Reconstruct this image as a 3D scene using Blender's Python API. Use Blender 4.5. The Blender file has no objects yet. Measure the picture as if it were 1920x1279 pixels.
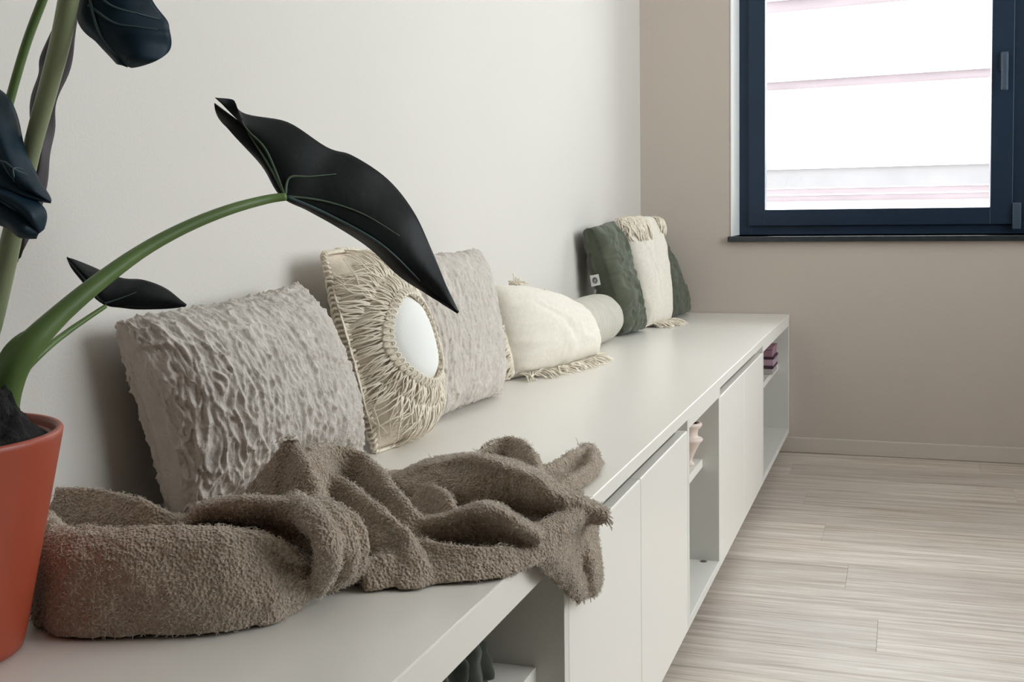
import bpy, bmesh, math, random
import numpy as np
from mathutils import Vector, Matrix
random.seed(7); RNG = np.random.default_rng(7)
SC = bpy.context.scene; COL = SC.collection

# ------------------------------------------------------------------ camera
F_PX, PITCH, YAW, ROLL, PY = 2204.3242, -.0593, .3215, -.0122, 529.58
CAM = np.array([.8818, 0., .8319])
H, D, YF = .4742, .5145, 4.0972            # bench top, bench depth, far wall
def basis():
    cy, sy, cp, sp = math.cos(YAW), math.sin(YAW), math.cos(PITCH), math.sin(PITCH)
    f = np.array([-sy*cp, cy*cp, sp]); r = np.array([cy, sy, 0]); u = np.cross(r, f)
    c, s = math.cos(ROLL), math.sin(ROLL)
    return c*r+s*u, -s*r+c*u, f
CR, CU, CF = basis()
cam = bpy.data.objects.new('camera', bpy.data.cameras.new('camera')); COL.objects.link(cam)
m = Matrix.Identity(4)
for i in range(3):
    m[i][0], m[i][1], m[i][2], m[i][3] = CR[i], CU[i], -CF[i], CAM[i]
cam.matrix_world = m
cam.data.sensor_width = 36; cam.data.lens = F_PX/1920*36; cam.data.shift_y = (PY-639.5)/1920
cam.data.clip_start = .02
SC.camera = cam
def ray(x, y): return CF + ((x-960)*CR-(y-PY)*CU)/F_PX
def on(x, y, ax, v):                        # sight line met with a world plane
    d = ray(x, y); return CAM + d*(v-CAM[ax])/d[ax]
def at(x, y, dep): return CAM + ray(x, y)*dep

# ------------------------------------------------------------------ world, light, exposure
W = bpy.data.worlds.new('overcast'); SC.world = W; W.use_nodes = True
bg = W.node_tree.nodes['Background']; bg.inputs[0].default_value = (.93, .97, 1, 1); bg.inputs[1].default_value = 4.2
vs = SC.view_settings; vs.view_transform = 'Standard'; vs.look = 'None'; vs.gamma = 1; vs.use_curve_mapping = False
vs.exposure = .80
RX, YB, CEIL = 2.75, -4.2, 2.62             # right wall, back wall, ceiling
W2 = (1.0, 3.6, .8, 2.55)                 # window in the right wall: y0 y1 z0 z1
def portal(name, loc, rot, sx, sy):
    l = bpy.data.lights.new(name, 'AREA'); l.shape = 'RECTANGLE'; l.size = sx; l.size_y = sy; l.cycles.is_portal = True
    o = bpy.data.objects.new(name, l); o.location = loc; o.rotation_euler = rot; COL.objects.link(o)
portal('portal_right', (RX+.1, (W2[0]+W2[1])/2, (W2[2]+W2[3])/2), (0, math.pi/2, 0), W2[3]-W2[2], W2[1]-W2[0])
portal('portal_far', (.97, YF+.32, 1.55), (-math.pi/2, 0, 0), 1.31, 1.62)

# ------------------------------------------------------------------ noise
_perm = RNG.permutation(256); _perm = np.concatenate([_perm, _perm, _perm])
_grad = RNG.normal(size=(256, 3)); _grad /= np.linalg.norm(_grad, axis=1)[:, None]
def noise(p):
    p = np.asarray(p, float); i = np.floor(p).astype(int); f = p-i; i &= 255
    w = f*f*f*(f*(f*6-15)+10); out = 0
    for a in (0, 1):
        for b in (0, 1):
            for c in (0, 1):
                h = _perm[_perm[_perm[i[..., 0]+a]+i[..., 1]+b]+i[..., 2]+c]
                g = _grad[h]; d = f-np.array([a, b, c])
                wt = (w[..., 0] if a else 1-w[..., 0])*(w[..., 1] if b else 1-w[..., 1])*(w[..., 2] if c else 1-w[..., 2])
                out = out+wt*(g*d).sum(-1)
    return out*1.6
def n3(x, y, z=0): return noise(np.stack(np.broadcast_arrays(np.asarray(x, float), y, z), -1))

# ------------------------------------------------------------------ materials
def mat(name, col, rough=.6, var=.0, vscale=8, bump=0, bscale=200, sheen=0, spec=.5, stretch=(1, 1, 1), col2=None, voro=False, coat=0, rv=0):
    M = bpy.data.materials.new(name); M.use_nodes = True; nt = M.node_tree; N = nt.nodes; L = nt.links
    b = N['Principled BSDF']; b.inputs['Base Color'].default_value = (*col, 1); b.inputs['Roughness'].default_value = rough
    b.inputs['Specular IOR Level'].default_value = spec
    if coat: b.inputs['Coat Weight'].default_value = coat; b.inputs['Coat Roughness'].default_value = .25
    if sheen: b.inputs['Sheen Weight'].default_value = sheen; b.inputs['Sheen Roughness'].default_value = .5
    tc = N.new('ShaderNodeTexCoord'); mp = N.new('ShaderNodeMapping'); mp.inputs['Scale'].default_value = stretch
    L.new(tc.outputs['Object'], mp.inputs[0])
    if var or col2:
        t = N.new('ShaderNodeTexNoise'); t.inputs['Scale'].default_value = vscale; t.inputs['Detail'].default_value = 5
        L.new(mp.outputs[0], t.inputs[0])
        r = N.new('ShaderNodeValToRGB'); r.color_ramp.elements[0].position = .32; r.color_ramp.elements[1].position = .68
        c2 = col2 or tuple(min(1, c*(1+var)) for c in col); c1 = col if col2 else tuple(c*(1-var) for c in col)
        r.color_ramp.elements[0].color = (*c1, 1); r.color_ramp.elements[1].color = (*c2, 1)
        L.new(t.outputs['Fac'], r.inputs[0]); L.new(r.outputs[0], b.inputs['Base Color'])
        if rv:
            mr = N.new('ShaderNodeMapRange'); mr.inputs[3].default_value = rough-rv; mr.inputs[4].default_value = rough+rv
            L.new(t.outputs['Fac'], mr.inputs[0]); L.new(mr.outputs[0], b.inputs['Roughness'])
    if bump:
        if voro: t = N.new('ShaderNodeTexVoronoi')
        else: t = N.new('ShaderNodeTexNoise'); t.inputs['Detail'].default_value = 3
        t.inputs['Scale'].default_value = bscale; L.new(mp.outputs[0], t.inputs[0])
        bp = N.new('ShaderNodeBump'); bp.inputs['Strength'].default_value = bump; bp.inputs['Distance'].default_value = .003
        L.new(t.outputs[0], bp.inputs['Height']); L.new(bp.outputs[0], b.inputs['Normal'])
    return M
def lin(r, g, b): return tuple(((c/255)/12.92 if c/255 <= .04045 else ((c/255+.055)/1.055)**2.4) for c in (r, g, b))
M = {}
M['wall'] = mat('wall_paint', lin(212, 207, 200), .75, var=.012, vscale=2, bump=.12, bscale=260)
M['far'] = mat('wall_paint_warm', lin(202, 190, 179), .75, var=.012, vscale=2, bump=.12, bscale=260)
M['rear'] = mat('unseen_wall_darkened', lin(150, 140, 130), .8)  # unseen back wall, tone chosen dark to cut bounce light and deepen contrast
M['ceil'] = mat('ceiling_paint', lin(240, 238, 234), .8, bump=.05)
M['trim'] = mat('baseboard_paint', lin(208, 198, 186), .5, var=.01)
M['lam'] = mat('white_laminate', lin(237, 232, 224), .3, var=.008, vscale=3, bump=.02, bscale=300, rv=.04)
M['lamin'] = mat('white_laminate_carcass', lin(222, 220, 213), .42, var=.01)
M['edge'] = mat('edge_band', lin(236, 235, 231), .25)
M['groove'] = mat('grip_profile', lin(120, 128, 124), .35, spec=.6)
M['dark'] = mat('plinth_dark', lin(96, 90, 84), .7)
M['frame'] = mat('blue_black_frame', lin(30, 50, 72), .38, var=.06, vscale=6)
M['sill'] = mat('dark_stone_sill', lin(48, 54, 58), .25, var=.15, vscale=30)
M['plaster'] = mat('white_reveal', lin(240, 240, 238), .7)
M['handle'] = mat('handle_grey', lin(74, 92, 108), .3, spec=.7)
M['crinkle'] = mat('crinkled_plush', lin(210, 201, 192), .9, var=.05, vscale=40, bump=.7, bscale=190, sheen=.25, spec=.15)
M['cotton'] = mat('ecru_cotton', lin(226, 212, 192), .9, var=.05, vscale=30, bump=.5, bscale=500, sheen=.1, spec=.15)
M['yarn'] = mat('ecru_yarn', lin(240, 230, 213), .85, var=.07, vscale=60, spec=.2)
M['medal'] = mat('white_woven_medallion', lin(236, 235, 230), .85, bump=.15, bscale=500, spec=.2)
M['linen'] = mat('cream_linen', lin(234, 227, 214), .9, var=.04, vscale=120, bump=.45, bscale=650, stretch=(1, 1, 1), sheen=.1, spec=.15)
M['bolst'] = mat('greige_fabric', lin(196, 191, 178), .9, var=.04, vscale=50, bump=.3, bscale=500, sheen=.2, spec=.15)
M['velvet'] = mat('sage_velvet', lin(84, 88, 74), .85, var=.12, vscale=22, bump=.15, bscale=400, sheen=.2, spec=.2)
M['dvelvet'] = mat('dark_green_velvet', lin(52, 57, 48), .8, var=.12, vscale=22, bump=.15, bscale=400, sheen=.4, spec=.2)
M['tag'] = mat('white_tag', lin(226, 226, 220), .7)
M['ink'] = mat('tag_ink', lin(96, 100, 96), .7)
M['throw'] = mat('taupe_boucle', lin(178, 160, 141), .95, var=.16, vscale=230, bump=1.0, bscale=330, voro=True, sheen=.3, spec=.1)
M['fuzz'] = mat('taupe_fibre', lin(214, 204, 191), .95, var=.12, vscale=80, sheen=.2, spec=.1)
M['pot'] = mat('terracotta_glaze', lin(164, 72, 48), .42, var=.05, vscale=5, bump=.03, bscale=80, rv=.05)
M['potin'] = mat('terracotta_inner', lin(150, 48, 38), .35)
M['soil'] = mat('potting_soil', lin(13, 10, 9), .95, var=.5, vscale=90, bump=.9, bscale=260)
M['leaf'] = mat('black_green_leaf', lin(17, 22, 22), .55, var=.35, vscale=14, bump=.3, bscale=50, spec=.25)
M['leafblue'] = mat('blue_green_leaf', lin(11, 38, 52), .55, var=.3, vscale=9, bump=.2, bscale=60, spec=.28)
M['leafdark'] = mat('purple_brown_leaf_underside', lin(58, 50, 54), .6, var=.25, vscale=12, bump=.15, bscale=90)
M['vein'] = mat('green_vein', lin(78, 96, 74), .5, var=.1)
M['vein2'] = mat('dim_vein', lin(62, 84, 86), .5, var=.1)
M['stem'] = mat('green_petiole', lin(92, 116, 62), .42, var=.18, vscale=14, stretch=(1, 1, .3), spec=.4)
M['stem2'] = mat('olive_petiole', lin(134, 142, 108), .42, var=.12, vscale=14, stretch=(1, 1, .3), spec=.4)
M['vase'] = mat('pale_turned_wood', lin(228, 210, 198), .5, var=.06, vscale=20, stretch=(1, 1, 6))
M['hole'] = mat('dark_hollow', lin(34, 24, 20), .8)
M['box1'] = mat('mauve_card', lin(150, 112, 128), .6, var=.05)
M['box2'] = mat('pale_mauve_card', lin(176, 148, 162), .6, var=.05)
M['box3'] = mat('grey_card', lin(178, 172, 172), .6, var=.05)
M['boxd'] = mat('plum_band', lin(66, 40, 58), .6)
M['render'] = mat('white_render', (.88, .88, .87), .9)
M['brick'] = mat('pale_red_brick', (.185, .150, .157), .9, var=.12, vscale=1.2, stretch=(1, 1, 6))
M['greyb'] = mat('pale_grey_cladding', (.180, .170, .171), .9, var=.06, vscale=2)
M['pave'] = mat('pavement', (.45, .44, .42), .9, var=.1)
def wood():
    Mw = bpy.data.materials.new('pale_oak_plank'); Mw.use_nodes = True; nt = Mw.node_tree; N = nt.nodes; L = nt.links
    b = N['Principled BSDF']; b.inputs['Roughness'].default_value = .38; b.inputs['Specular IOR Level'].default_value = .45
    tc = N.new('ShaderNodeTexCoord'); oi = N.new('ShaderNodeObjectInfo')
    add = N.new('ShaderNodeVectorMath'); add.operation = 'MULTIPLY_ADD'
    cmb = N.new('ShaderNodeCombineXYZ')
    for k in range(3): L.new(oi.outputs['Random'], cmb.inputs[k])
    L.new(cmb.outputs[0], add.inputs[0]); add.inputs[1].default_value = (37, 23, 11); L.new(tc.outputs['Object'], add.inputs[2])
    def nz(sc, det, st, dist=0):
        mp = N.new('ShaderNodeMapping'); mp.inputs['Scale'].default_value = st; L.new(add.outputs[0], mp.inputs[0])
        t = N.new('ShaderNodeTexNoise'); t.inputs['Scale'].default_value = sc; t.inputs['Detail'].default_value = det; t.inputs['Distortion'].default_value = dist
        L.new(mp.outputs[0], t.inputs[0]); return t.outputs['Fac']
    g1 = nz(5, 6, (.5, 14, 1), .5); g2 = nz(42, 4, (.3, 9, 1)); g3 = nz(2, 2, (.8, 2, 1))
    r = N.new('ShaderNodeValToRGB'); e = r.color_ramp.elements
    e[0].position = .3; e[0].color = (*lin(176, 160, 145), 1); e[1].position = .7; e[1].color = (*lin(226, 217, 207), 1)
    k = e.new(.47); k.color = (*lin(206, 193, 180), 1)
    L.new(g1, r.inputs[0])
    mx = N.new('ShaderNodeMix'); mx.data_type = 'RGBA'; mx.blend_type = 'MULTIPLY'; mx.inputs[0].default_value = .45
    r2 = N.new('ShaderNodeValToRGB'); r2.color_ramp.elements[0].position = .36; r2.color_ramp.elements[0].color = (.55, .5, .46, 1); r2.color_ramp.elements[1].position = .55; r2.color_ramp.elements[1].color = (1, 1, 1, 1)
    L.new(g2, r2.inputs[0]); L.new(r.outputs[0], mx.inputs[6]); L.new(r2.outputs[0], mx.inputs[7])
    hsv = N.new('ShaderNodeHueSaturation'); mr = N.new('ShaderNodeMapRange'); mr.inputs[3].default_value = .9; mr.inputs[4].default_value = 1.08
    L.new(oi.outputs['Random'], mr.inputs[0]); L.new(mr.outputs[0], hsv.inputs['Value']); L.new(mx.outputs[2], hsv.inputs['Color'])
    L.new(hsv.outputs[0], b.inputs['Base Color'])
    bp = N.new('ShaderNodeBump'); bp.inputs['Strength'].default_value = .12; bp.inputs['Distance'].default_value = .002
    L.new(g2, bp.inputs['Height']); L.new(bp.outputs[0], b.inputs['Normal'])
    return Mw
M['wood'] = wood()
def glass():
    G = bpy.data.materials.new('window_glass'); G.use_nodes = True; nt = G.node_tree; N = nt.nodes; L = nt.links
    N.remove(N['Principled BSDF'])
    t = N.new('ShaderNodeBsdfTransparent'); t.inputs[0].default_value = (.96, .97, .97, 1)
    g = N.new('ShaderNodeBsdfGlossy'); g.inputs['Roughness'].default_value = .02
    fr = N.new('ShaderNodeFresnel'); fr.inputs[0].default_value = 1.35
    mx = N.new('ShaderNodeMixShader'); L.new(fr.outputs[0], mx.inputs[0]); L.new(t.outputs[0], mx.inputs[1]); L.new(g.outputs[0], mx.inputs[2])
    L.new(mx.outputs[0], N['Material Output'].inputs[0]); return G
M['glass'] = glass()

# ------------------------------------------------------------------ builders
def link(name, me, m, parent=None):
    o = bpy.data.objects.new(name, me); COL.objects.link(o)
    if m is not None: me.materials.append(M[m])
    if parent is not None:
        o.parent = parent
        o.matrix_parent_inverse = Matrix.Translation(parent.location).inverted() if parent.type == 'EMPTY' else Matrix.Identity(4)
    return o
def tag(o, label=None, cat=None, group=None, kind=None):
    if label: o['label'] = label
    if cat: o['category'] = cat
    if group: o['group'] = group
    if kind: o['kind'] = kind
    return o
def empty(name, loc, label=None, cat=None, group=None, kind=None):
    o = bpy.data.objects.new(name, None); COL.objects.link(o); o.location = loc; o.empty_display_size = .05
    return tag(o, label, cat, group, kind)
def pyd(name, V, Fs, m, parent=None, smooth=True):
    me = bpy.data.meshes.new(name); me.from_pydata([tuple(map(float, v)) for v in V], [], [tuple(map(int, f)) for f in Fs]); me.update()
    if smooth: me.polygons.foreach_set('use_smooth', [True]*len(me.polygons))
    return link(name, me, m, parent)
def box(name, a, b, m, parent=None, bev=.0015, seg=2):
    bm = bmesh.new(); bmesh.ops.create_cube(bm, size=1)
    a, b = np.minimum(a, b), np.maximum(a, b)
    for v in bm.verts: v.co = Vector([(a[i]+b[i])/2+v.co[i]*(b[i]-a[i]) for i in range(3)])
    if bev: bmesh.ops.bevel(bm, geom=bm.edges[:], offset=bev, segments=seg, affect='EDGES', profile=.5)
    me = bpy.data.meshes.new(name); bm.to_mesh(me); bm.free()
    return link(name, me, m, parent)
def lathe_data(c, prof, n=64):
    V, Fs = [], []
    for r, z in prof:
        for i in range(n):
            t = 2*math.pi*i/n; V.append((c[0]+r*math.cos(t), c[1]+r*math.sin(t), c[2]+z))
    for k in range(len(prof)-1):
        for i in range(n):
            j = (i+1) % n; Fs.append((k*n+i, k*n+j, (k+1)*n+j, (k+1)*n+i))
    return V, Fs
def lathe(name, c, prof, m, parent=None, n=64):
    return pyd(name, *lathe_data(c, prof, n), m, parent)
def spline(P, n):
    P = np.asarray(P, float); k = len(P)
    t = np.linspace(0, k-1, n); i = np.clip(t.astype(int), 0, k-2); f = (t-i)[:, None]
    p0 = P[np.clip(i-1, 0, k-1)]; p1 = P[i]; p2 = P[i+1]; p3 = P[np.clip(i+2, 0, k-1)]
    return .5*(2*p1+(p2-p0)*f+(2*p0-5*p1+4*p2-p3)*f**2+(3*p1-p0-3*p2+p3)*f**3)
def tube_data(P, R, sides=8, cap=True, flat=1.0):
    P = np.asarray(P, float); n = len(P); R = np.broadcast_to(np.asarray(R, float), n)
    T = np.gradient(P, axis=0); T /= np.linalg.norm(T, axis=1)[:, None]+1e-12
    a = np.array([0, 0, 1.]) if abs(T[0][2]) < .9 else np.array([1., 0, 0])
    u = np.cross(T[0], a); u /= np.linalg.norm(u); U = []
    for k in range(n):
        u = u-T[k]*(u@T[k]); u /= np.linalg.norm(u)+1e-12; U.append(u)
    U = np.array(U); Wv = np.cross(T, U)
    th = np.arange(sides)*2*math.pi/sides
    V = (P[:, None]+R[:, None, None]*(np.cos(th)[None, :, None]*U[:, None]+flat*np.sin(th)[None, :, None]*Wv[:, None])).reshape(-1, 3)
    Fs = [(k*sides+i, k*sides+(i+1) % sides, (k+1)*sides+(i+1) % sides, (k+1)*sides+i) for k in range(n-1) for i in range(sides)]
    if cap: Fs += [tuple(range(sides))[::-1], tuple((n-1)*sides+i for i in range(sides))]
    return V, Fs
def tube(name, P, R, m, parent=None, sides=10, flat=1.0):
    return pyd(name, *tube_data(P, R, sides, True, flat), m, parent)
def strands(name, polys, r, m, parent=None, sides=4, tip=.6):
    V, Fs, o = [], [], 0
    for P in polys:
        v, f = tube_data(P, np.linspace(r, r*tip, len(P)), sides, True)
        V.append(v); Fs += [tuple(i+o for i in q) for q in f]; o += len(v)
    ob = pyd(name, np.concatenate(V), Fs, m, parent); ob['kind'] = 'stuff'; return ob

# ------------------------------------------------------------------ the setting
def struct(o): o['kind'] = 'structure'; return o
floor = struct(box('floor', (-.2, YB-.2, -.06), (RX+.2, YF+.2, -.012), 'trim', bev=0))
PW, PL = .182, 1.22
plank_me = {}
row = 0; y = YF-.012
def plank(x0, x1, y0, y1):
    key = (round(x1-x0, 3), round(y1-y0, 3))
    if key not in plank_me:
        o = box('plank', (0, 0, -.012), (x1-x0-.0003, y1-y0-.0003, 0), 'wood', floor, bev=.0004, seg=1); plank_me[key] = o.data
    else:
        o = bpy.data.objects.new('plank', plank_me[key]); COL.objects.link(o); o.parent = floor
    o.location = (x0, y0, 0)
while y > -.6:
    x = -.1-((row*.47) % 1)*PL
    while x < RX:
        a, b = max(x, -.1), min(x+PL, RX+.05)
        if b-a > .05: plank(a, b, y-PW, y)
        x += PL
    y -= PW; row += 1
yend = y
struct(box('floor_rear', (-.1, YB, -.012), (RX+.05, yend, 0), 'wood', bev=0))
struct(box('wall_left', (-.15, YB, -.02), (0, YF, CEIL), 'wall', bev=0))
struct(box('wall_back', (-.15, YB-.15, -.02), (RX+.15, YB, CEIL), 'rear', bev=0))
struct(box('ceiling', (-.15, YB-.15, CEIL), (RX+.15, YF+.3, CEIL+.15), 'ceil', bev=0))
def wall_hole(name, axis, pos, th, a0, a1, h0, h1, z0, z1, m):
    # wall across the given axis with a rectangular opening h0..h1, z0..z1
    rects = [(a0, h0, -.02, CEIL), (h1, a1, -.02, CEIL), (h0, h1, -.02, z0), (h0, h1, z1, CEIL)]
    V, Fs = [], []
    for (p, q, r, s) in rects:
        k = len(V)
        for dx in (0, th):
            for (aa, zz) in ((p, r), (q, r), (q, s), (p, s)):
                V.append((aa, pos+dx, zz) if axis == 1 else (pos+dx, aa, zz))
        Fs += [tuple(k+i for i in f) for f in ((0, 1, 2, 3), (7, 6, 5, 4), (0, 4, 5, 1), (1, 5, 6, 2), (2, 6, 7, 3), (3, 7, 4, 0))]
    o = pyd(name, V, Fs, m, smooth=False)
    bm = bmesh.new(); bm.from_mesh(o.data); bmesh.ops.remove_doubles(bm, verts=bm.verts, dist=1e-5); bmesh.ops.recalc_face_normals(bm, faces=bm.faces); bm.to_mesh(o.data); bm.free()
    return struct(o)
WX0, WX1, WZ0, WZ1 = .316, 1.62, .7405, 2.36
WT = .34
wall_hole('wall_far', 1, YF, WT, -.15, RX+.15, WX0, WX1, WZ0, WZ1, 'far')
wall_hole('wall_right', 0, RX, .22, YB, YF, W2[0], W2[1], W2[2], W2[3], 'wall')
for nm, a, b in (('trim_1', (WX0-.0005, YF-.002, WZ0), (WX0+.004, YF+WT, WZ1)), ('trim_2', (WX1-.004, YF-.002, WZ0), (WX1+.0005, YF+WT, WZ1)), ('trim_3', (WX0, YF-.002, WZ1-.004), (WX1, YF+WT, WZ1+.0005))):
    struct(box(nm, a, b, 'plaster', bev=.001))
bb = struct(box('baseboard_far', (D-.12, YF-.013, 0), (RX, YF, .052), 'trim', bev=.0025))
struct(box('baseboard_left', (0, YB, 0), (.013, YF-3.61, .052), 'trim', bev=.0025))
struct(box('baseboard_right', (RX-.013, YB, 0), (RX, YF-.013, .052), 'trim', bev=.0025))
struct(box('window_sill', (WX0-.008, YF-.022, WZ0-.019), (WX1+.03, YF+.23, WZ0), 'sill', bev=.003))

# window in the far wall
YW = YF+.20
win = empty('window_1', (.97, YW, WZ0), kind='structure')
def wx(px): return on(px, 390, 1, YW)[0]
gx0, gx1 = wx(1435), wx(1856); gz0 = on(1640, 391, 1, YW)[2]; gz1 = 2.2
fz0 = WZ0
def ring(name, x0, x1, z0, z1, w, y0, y1, m, parent, bev=.002):
    root = box(name, (x0, y0, z0), (x0+w[0], y1, z1), m, parent, bev)     # left, right, bottom, top joined
    bm = bmesh.new(); bm.from_mesh(root.data)
    for a, b in (((x1-w[1], y0, z0), (x1, y1, z1)), ((x0+w[0]-.001, y0+.0002, z0), (x1-w[1]+.001, y1, z0+w[2])), ((x0+w[0]-.001, y0+.0002, z1-w[3]), (x1-w[1]+.001, y1, z1))):
        t = box('t', a, b, m, None, bev); bm.from_mesh(t.data); me = t.data; bpy.data.objects.remove(t); bpy.data.meshes.remove(me)
    bm.to_mesh(root.data); bm.free(); return root
sx1 = wx(1898)
fr = ring('frame', WX0+.004, WX1-.004, fz0, WZ1, (.045, .06, .04, .05), YW, YW+.07, 'frame', win)
sash = ring('sash', gx0-.058, sx1, gz0-.058, gz1+.058, (.058, sx1-gx1, .058, .058), YW-.014, YW+.05, 'frame', win)
box('mullion', (sx1-.004, YW+.001, fz0+.04), (sx1+.10, YW+.07, WZ1-.05), 'frame', win)
box('pane', (gx0-.01, YW+.018, gz0-.01), (gx1+.01, YW+.022, gz1+.01), 'glass', win, bev=0)
box('pane', (sx1+.10, YW+.018, fz0+.04), (WX1-.06, YW+.022, WZ1-.05), 'glass', win, bev=0)
hx, hz0, hz1 = wx(1879), on(1879, 172, 1, YW)[2], on(1879, 100, 1, YW)[2]
hb = box('handle_plate', (hx-.014, YW-.022, hz1-.062), (hx+.014, YW-.013, hz1+.004), 'frame', sash, bev=.004, seg=3)
box('handle', (hx-.011, YW-.05, hz0), (hx+.011, YW-.036, hz1), 'handle', sash, bev=.006, seg=3)
tube('handle_spindle', [(hx, YW-.02, hz1-.02), (hx, YW-.042, hz1-.02)], .008, 'handle', sash)
zc = on(1905, 405, 1, YW)[2]
for z in (zc, gz1-.02): box('hinge', (sx1-.001, YW-.024, z-.045), (sx1+.026, YW-.012, z+.045), 'handle', win, bev=.004, seg=3)
# second window, right wall, out of the frame
w2 = empty('window_2', (RX+.1, 2.7, W2[2]), kind='structure')
y0, y1, z0, z1 = W2
for a, b in (((RX+.06, y0, z0), (RX+.12, y0+.06, z1)), ((RX+.06, y1-.06, z0), (RX+.12, y1, z1)), ((RX+.06, y0, z0), (RX+.12, y1, z0+.06)), ((RX+.06, y0, z1-.06), (RX+.12, y1, z1)), ((RX+.06, (y0+y1)/2-.04, z0), (RX+.12, (y0+y1)/2+.04, z1))):
    box('frame_bar', a, b, 'frame', w2)
for a, b in ((y0+.05, (y0+y1)/2-.03), ((y0+y1)/2+.03, y1-.05)): box('pane', (RX+.088, a, z0+.05), (RX+.092, b, z1-.05), 'glass', w2, bev=0)

# building over the way
struct(box('ground', (-25, YF+.6, -3.3), (25, 40, -3.2), 'pave', bev=0))
ang = math.radians(10.3); fc = np.array([2.8, 12.2, 0]); fu = np.array([math.cos(ang), -math.sin(ang), 0]); fn = np.array([-math.sin(ang), -math.cos(ang), 0])
def fz(px, py):
    d = ray(px, py); t = ((fc-CAM)@fn)/(d@fn); return (CAM+d*t)[2]
fac = empty('apartment_building', tuple(fc-np.array([0, 0, 3.2])), 'white apartment building with pale brick bands seen through the window', 'building')
def slab(name, z0, z1, proud, m, s0=-9, s1=9, th=.3):
    V = []
    for s in (s0, s1):
        for n_ in (proud, -th):
            for z in (z0, z1): V.append(fc*[1, 1, 0]+fu*s+fn*n_+np.array([0, 0, z]))
    Fs = [(0, 1, 3, 2), (4, 6, 7, 5), (0, 4, 5, 1), (2, 3, 7, 6), (0, 2, 6, 4), (1, 5, 7, 3)]
    return pyd(name, V, Fs, m, fac, smooth=False)
za = [fz(1640, y) for y in (376, 363, 350, 313, 159, 142, 8, -16)]
slab('parapet', -3.2, za[0], .06, 'render')
slab('brick_band', za[0], za[1]-.006, .0, 'brick'); slab('ledge', za[1]-.006, za[1]+.006, .012, 'render')
slab('brick_band', za[1]+.006, za[2]-.006, .0, 'brick'); slab('ledge', za[2]-.006, za[2]+.006, .012, 'render')
slab('cladding_band', za[2]+.006, za[3], .0, 'greyb')
slab('wall_band', za[3], za[4], .04, 'render')
slab('brick_band', za[4], za[5], .0, 'brick', -9, .35); slab('cladding_band', za[4], za[5], .0, 'greyb', .35, 9)
slab('wall_band', za[5], za[6], .04, 'render'); slab('brick_band', za[6], za[7], 0, 'brick'); slab('wall_band', za[7], 7, .04, 'render')

# ------------------------------------------------------------------ bench
Y3, Y2, Y1, Y0 = YF-.8, YF-1.6, YF-2.0, YF-2.8
YE = YF-3.6
top = box('worktop', (.001, YE, H-.02), (D, YF-.003, H), 'lam', bev=0)
bm = bmesh.new(); bm.from_mesh(top.data)
bmesh.ops.bevel(bm, geom=[e for e in bm.edges if all(v.co.z > H-.001 for v in e.verts)], offset=.0016, segments=2, affect='EDGES', profile=.5)
bm.to_mesh(top.data); bm.free()
tag(top, 'long white bench top running along the wall under the cushions', 'worktop')
ZB = .066; TH = .018; ZT = H-.02005
def unit(name, ya, yb, label, cat, doors=0, shelf=True, inset=.035):
    r = empty(name, (D/2, (ya+yb)/2, 0), label, cat)
    xf = D-.00005 if not doors else D-.0195
    g = .0003
    box('side_panel', (.004, ya+g, ZB), (xf, ya+TH, ZT), 'lamin', r, .0008); box('side_panel', (.004, yb-TH, ZB), (xf, yb-g, ZT), 'lamin', r, .0008)
    box('bottom_panel', (.004, ya+TH, ZB), (xf, yb-TH, ZB+TH), 'lamin', r, .0008)
    box('back_panel', (.004, ya+TH, ZB+TH), (.010, yb-TH, ZT), 'lamin', r, 0)
    if not doors: box('top_panel', (.010, ya+TH, ZT-TH), (xf, yb-TH, ZT), 'lam', r, .0002)
    else: box('grip_profile', (D-.075, ya+TH, ZT-.04), (D-.06, yb-TH, ZT), 'groove', r, 0); box('rail', (.010, ya+TH, ZT-TH), (D-.075, yb-TH, ZT), 'lamin', r, 0)
    if shelf: box('shelf', (.010, ya+TH, .285), (xf-inset, yb-TH, .303), 'lam', r, .0008)
    box('plinth', (.03, ya, .0), (D-.09, yb, ZB), 'dark', r, 0)
    w = (yb-ya)/max(doors, 1)
    for k in range(doors):
        d = box('door', (D-.0185, ya+k*w+.0012, ZB-.001), (D, ya+(k+1)*w-.0012, .4345), 'lam', r, .0022)
        box('grip_edge', (D-.055, ya+k*w+.0012+TH*(k == 0), .4225), (D-.0187, ya+(k+1)*w-.0012-TH*(k == doors-1), .4335), 'groove', d, .0008)
    return r
unit('open_cabinet', YF-3.6, Y0, 'open white cabinet holding dark green fabric, below the overhanging throw', 'cabinet')
unit('door_cabinet', Y0, Y1, 'white two-door cabinet under the hanging throw corner', 'cabinet', 2, False)
nar = unit('open_cabinet', Y1, Y2, 'narrow open white cabinet with the pale wooden vase on its shelf', 'cabinet')
unit('door_cabinet', Y2, Y3, 'white two-door cabinet just before the far open cabinet', 'cabinet', 2, False)
unit('open_cabinet', Y3, YF-.004, 'open white cabinet with mauve boxes, nearest the window wall', 'cabinet')
pc = on(1319, 1053, 2, ZB+TH)
lathe('screw_cap', (pc[0], pc[1], ZB+TH), [(.0001, .001), (.007, .001), (.0075, 0)], 'dark', nar, 16)

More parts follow.
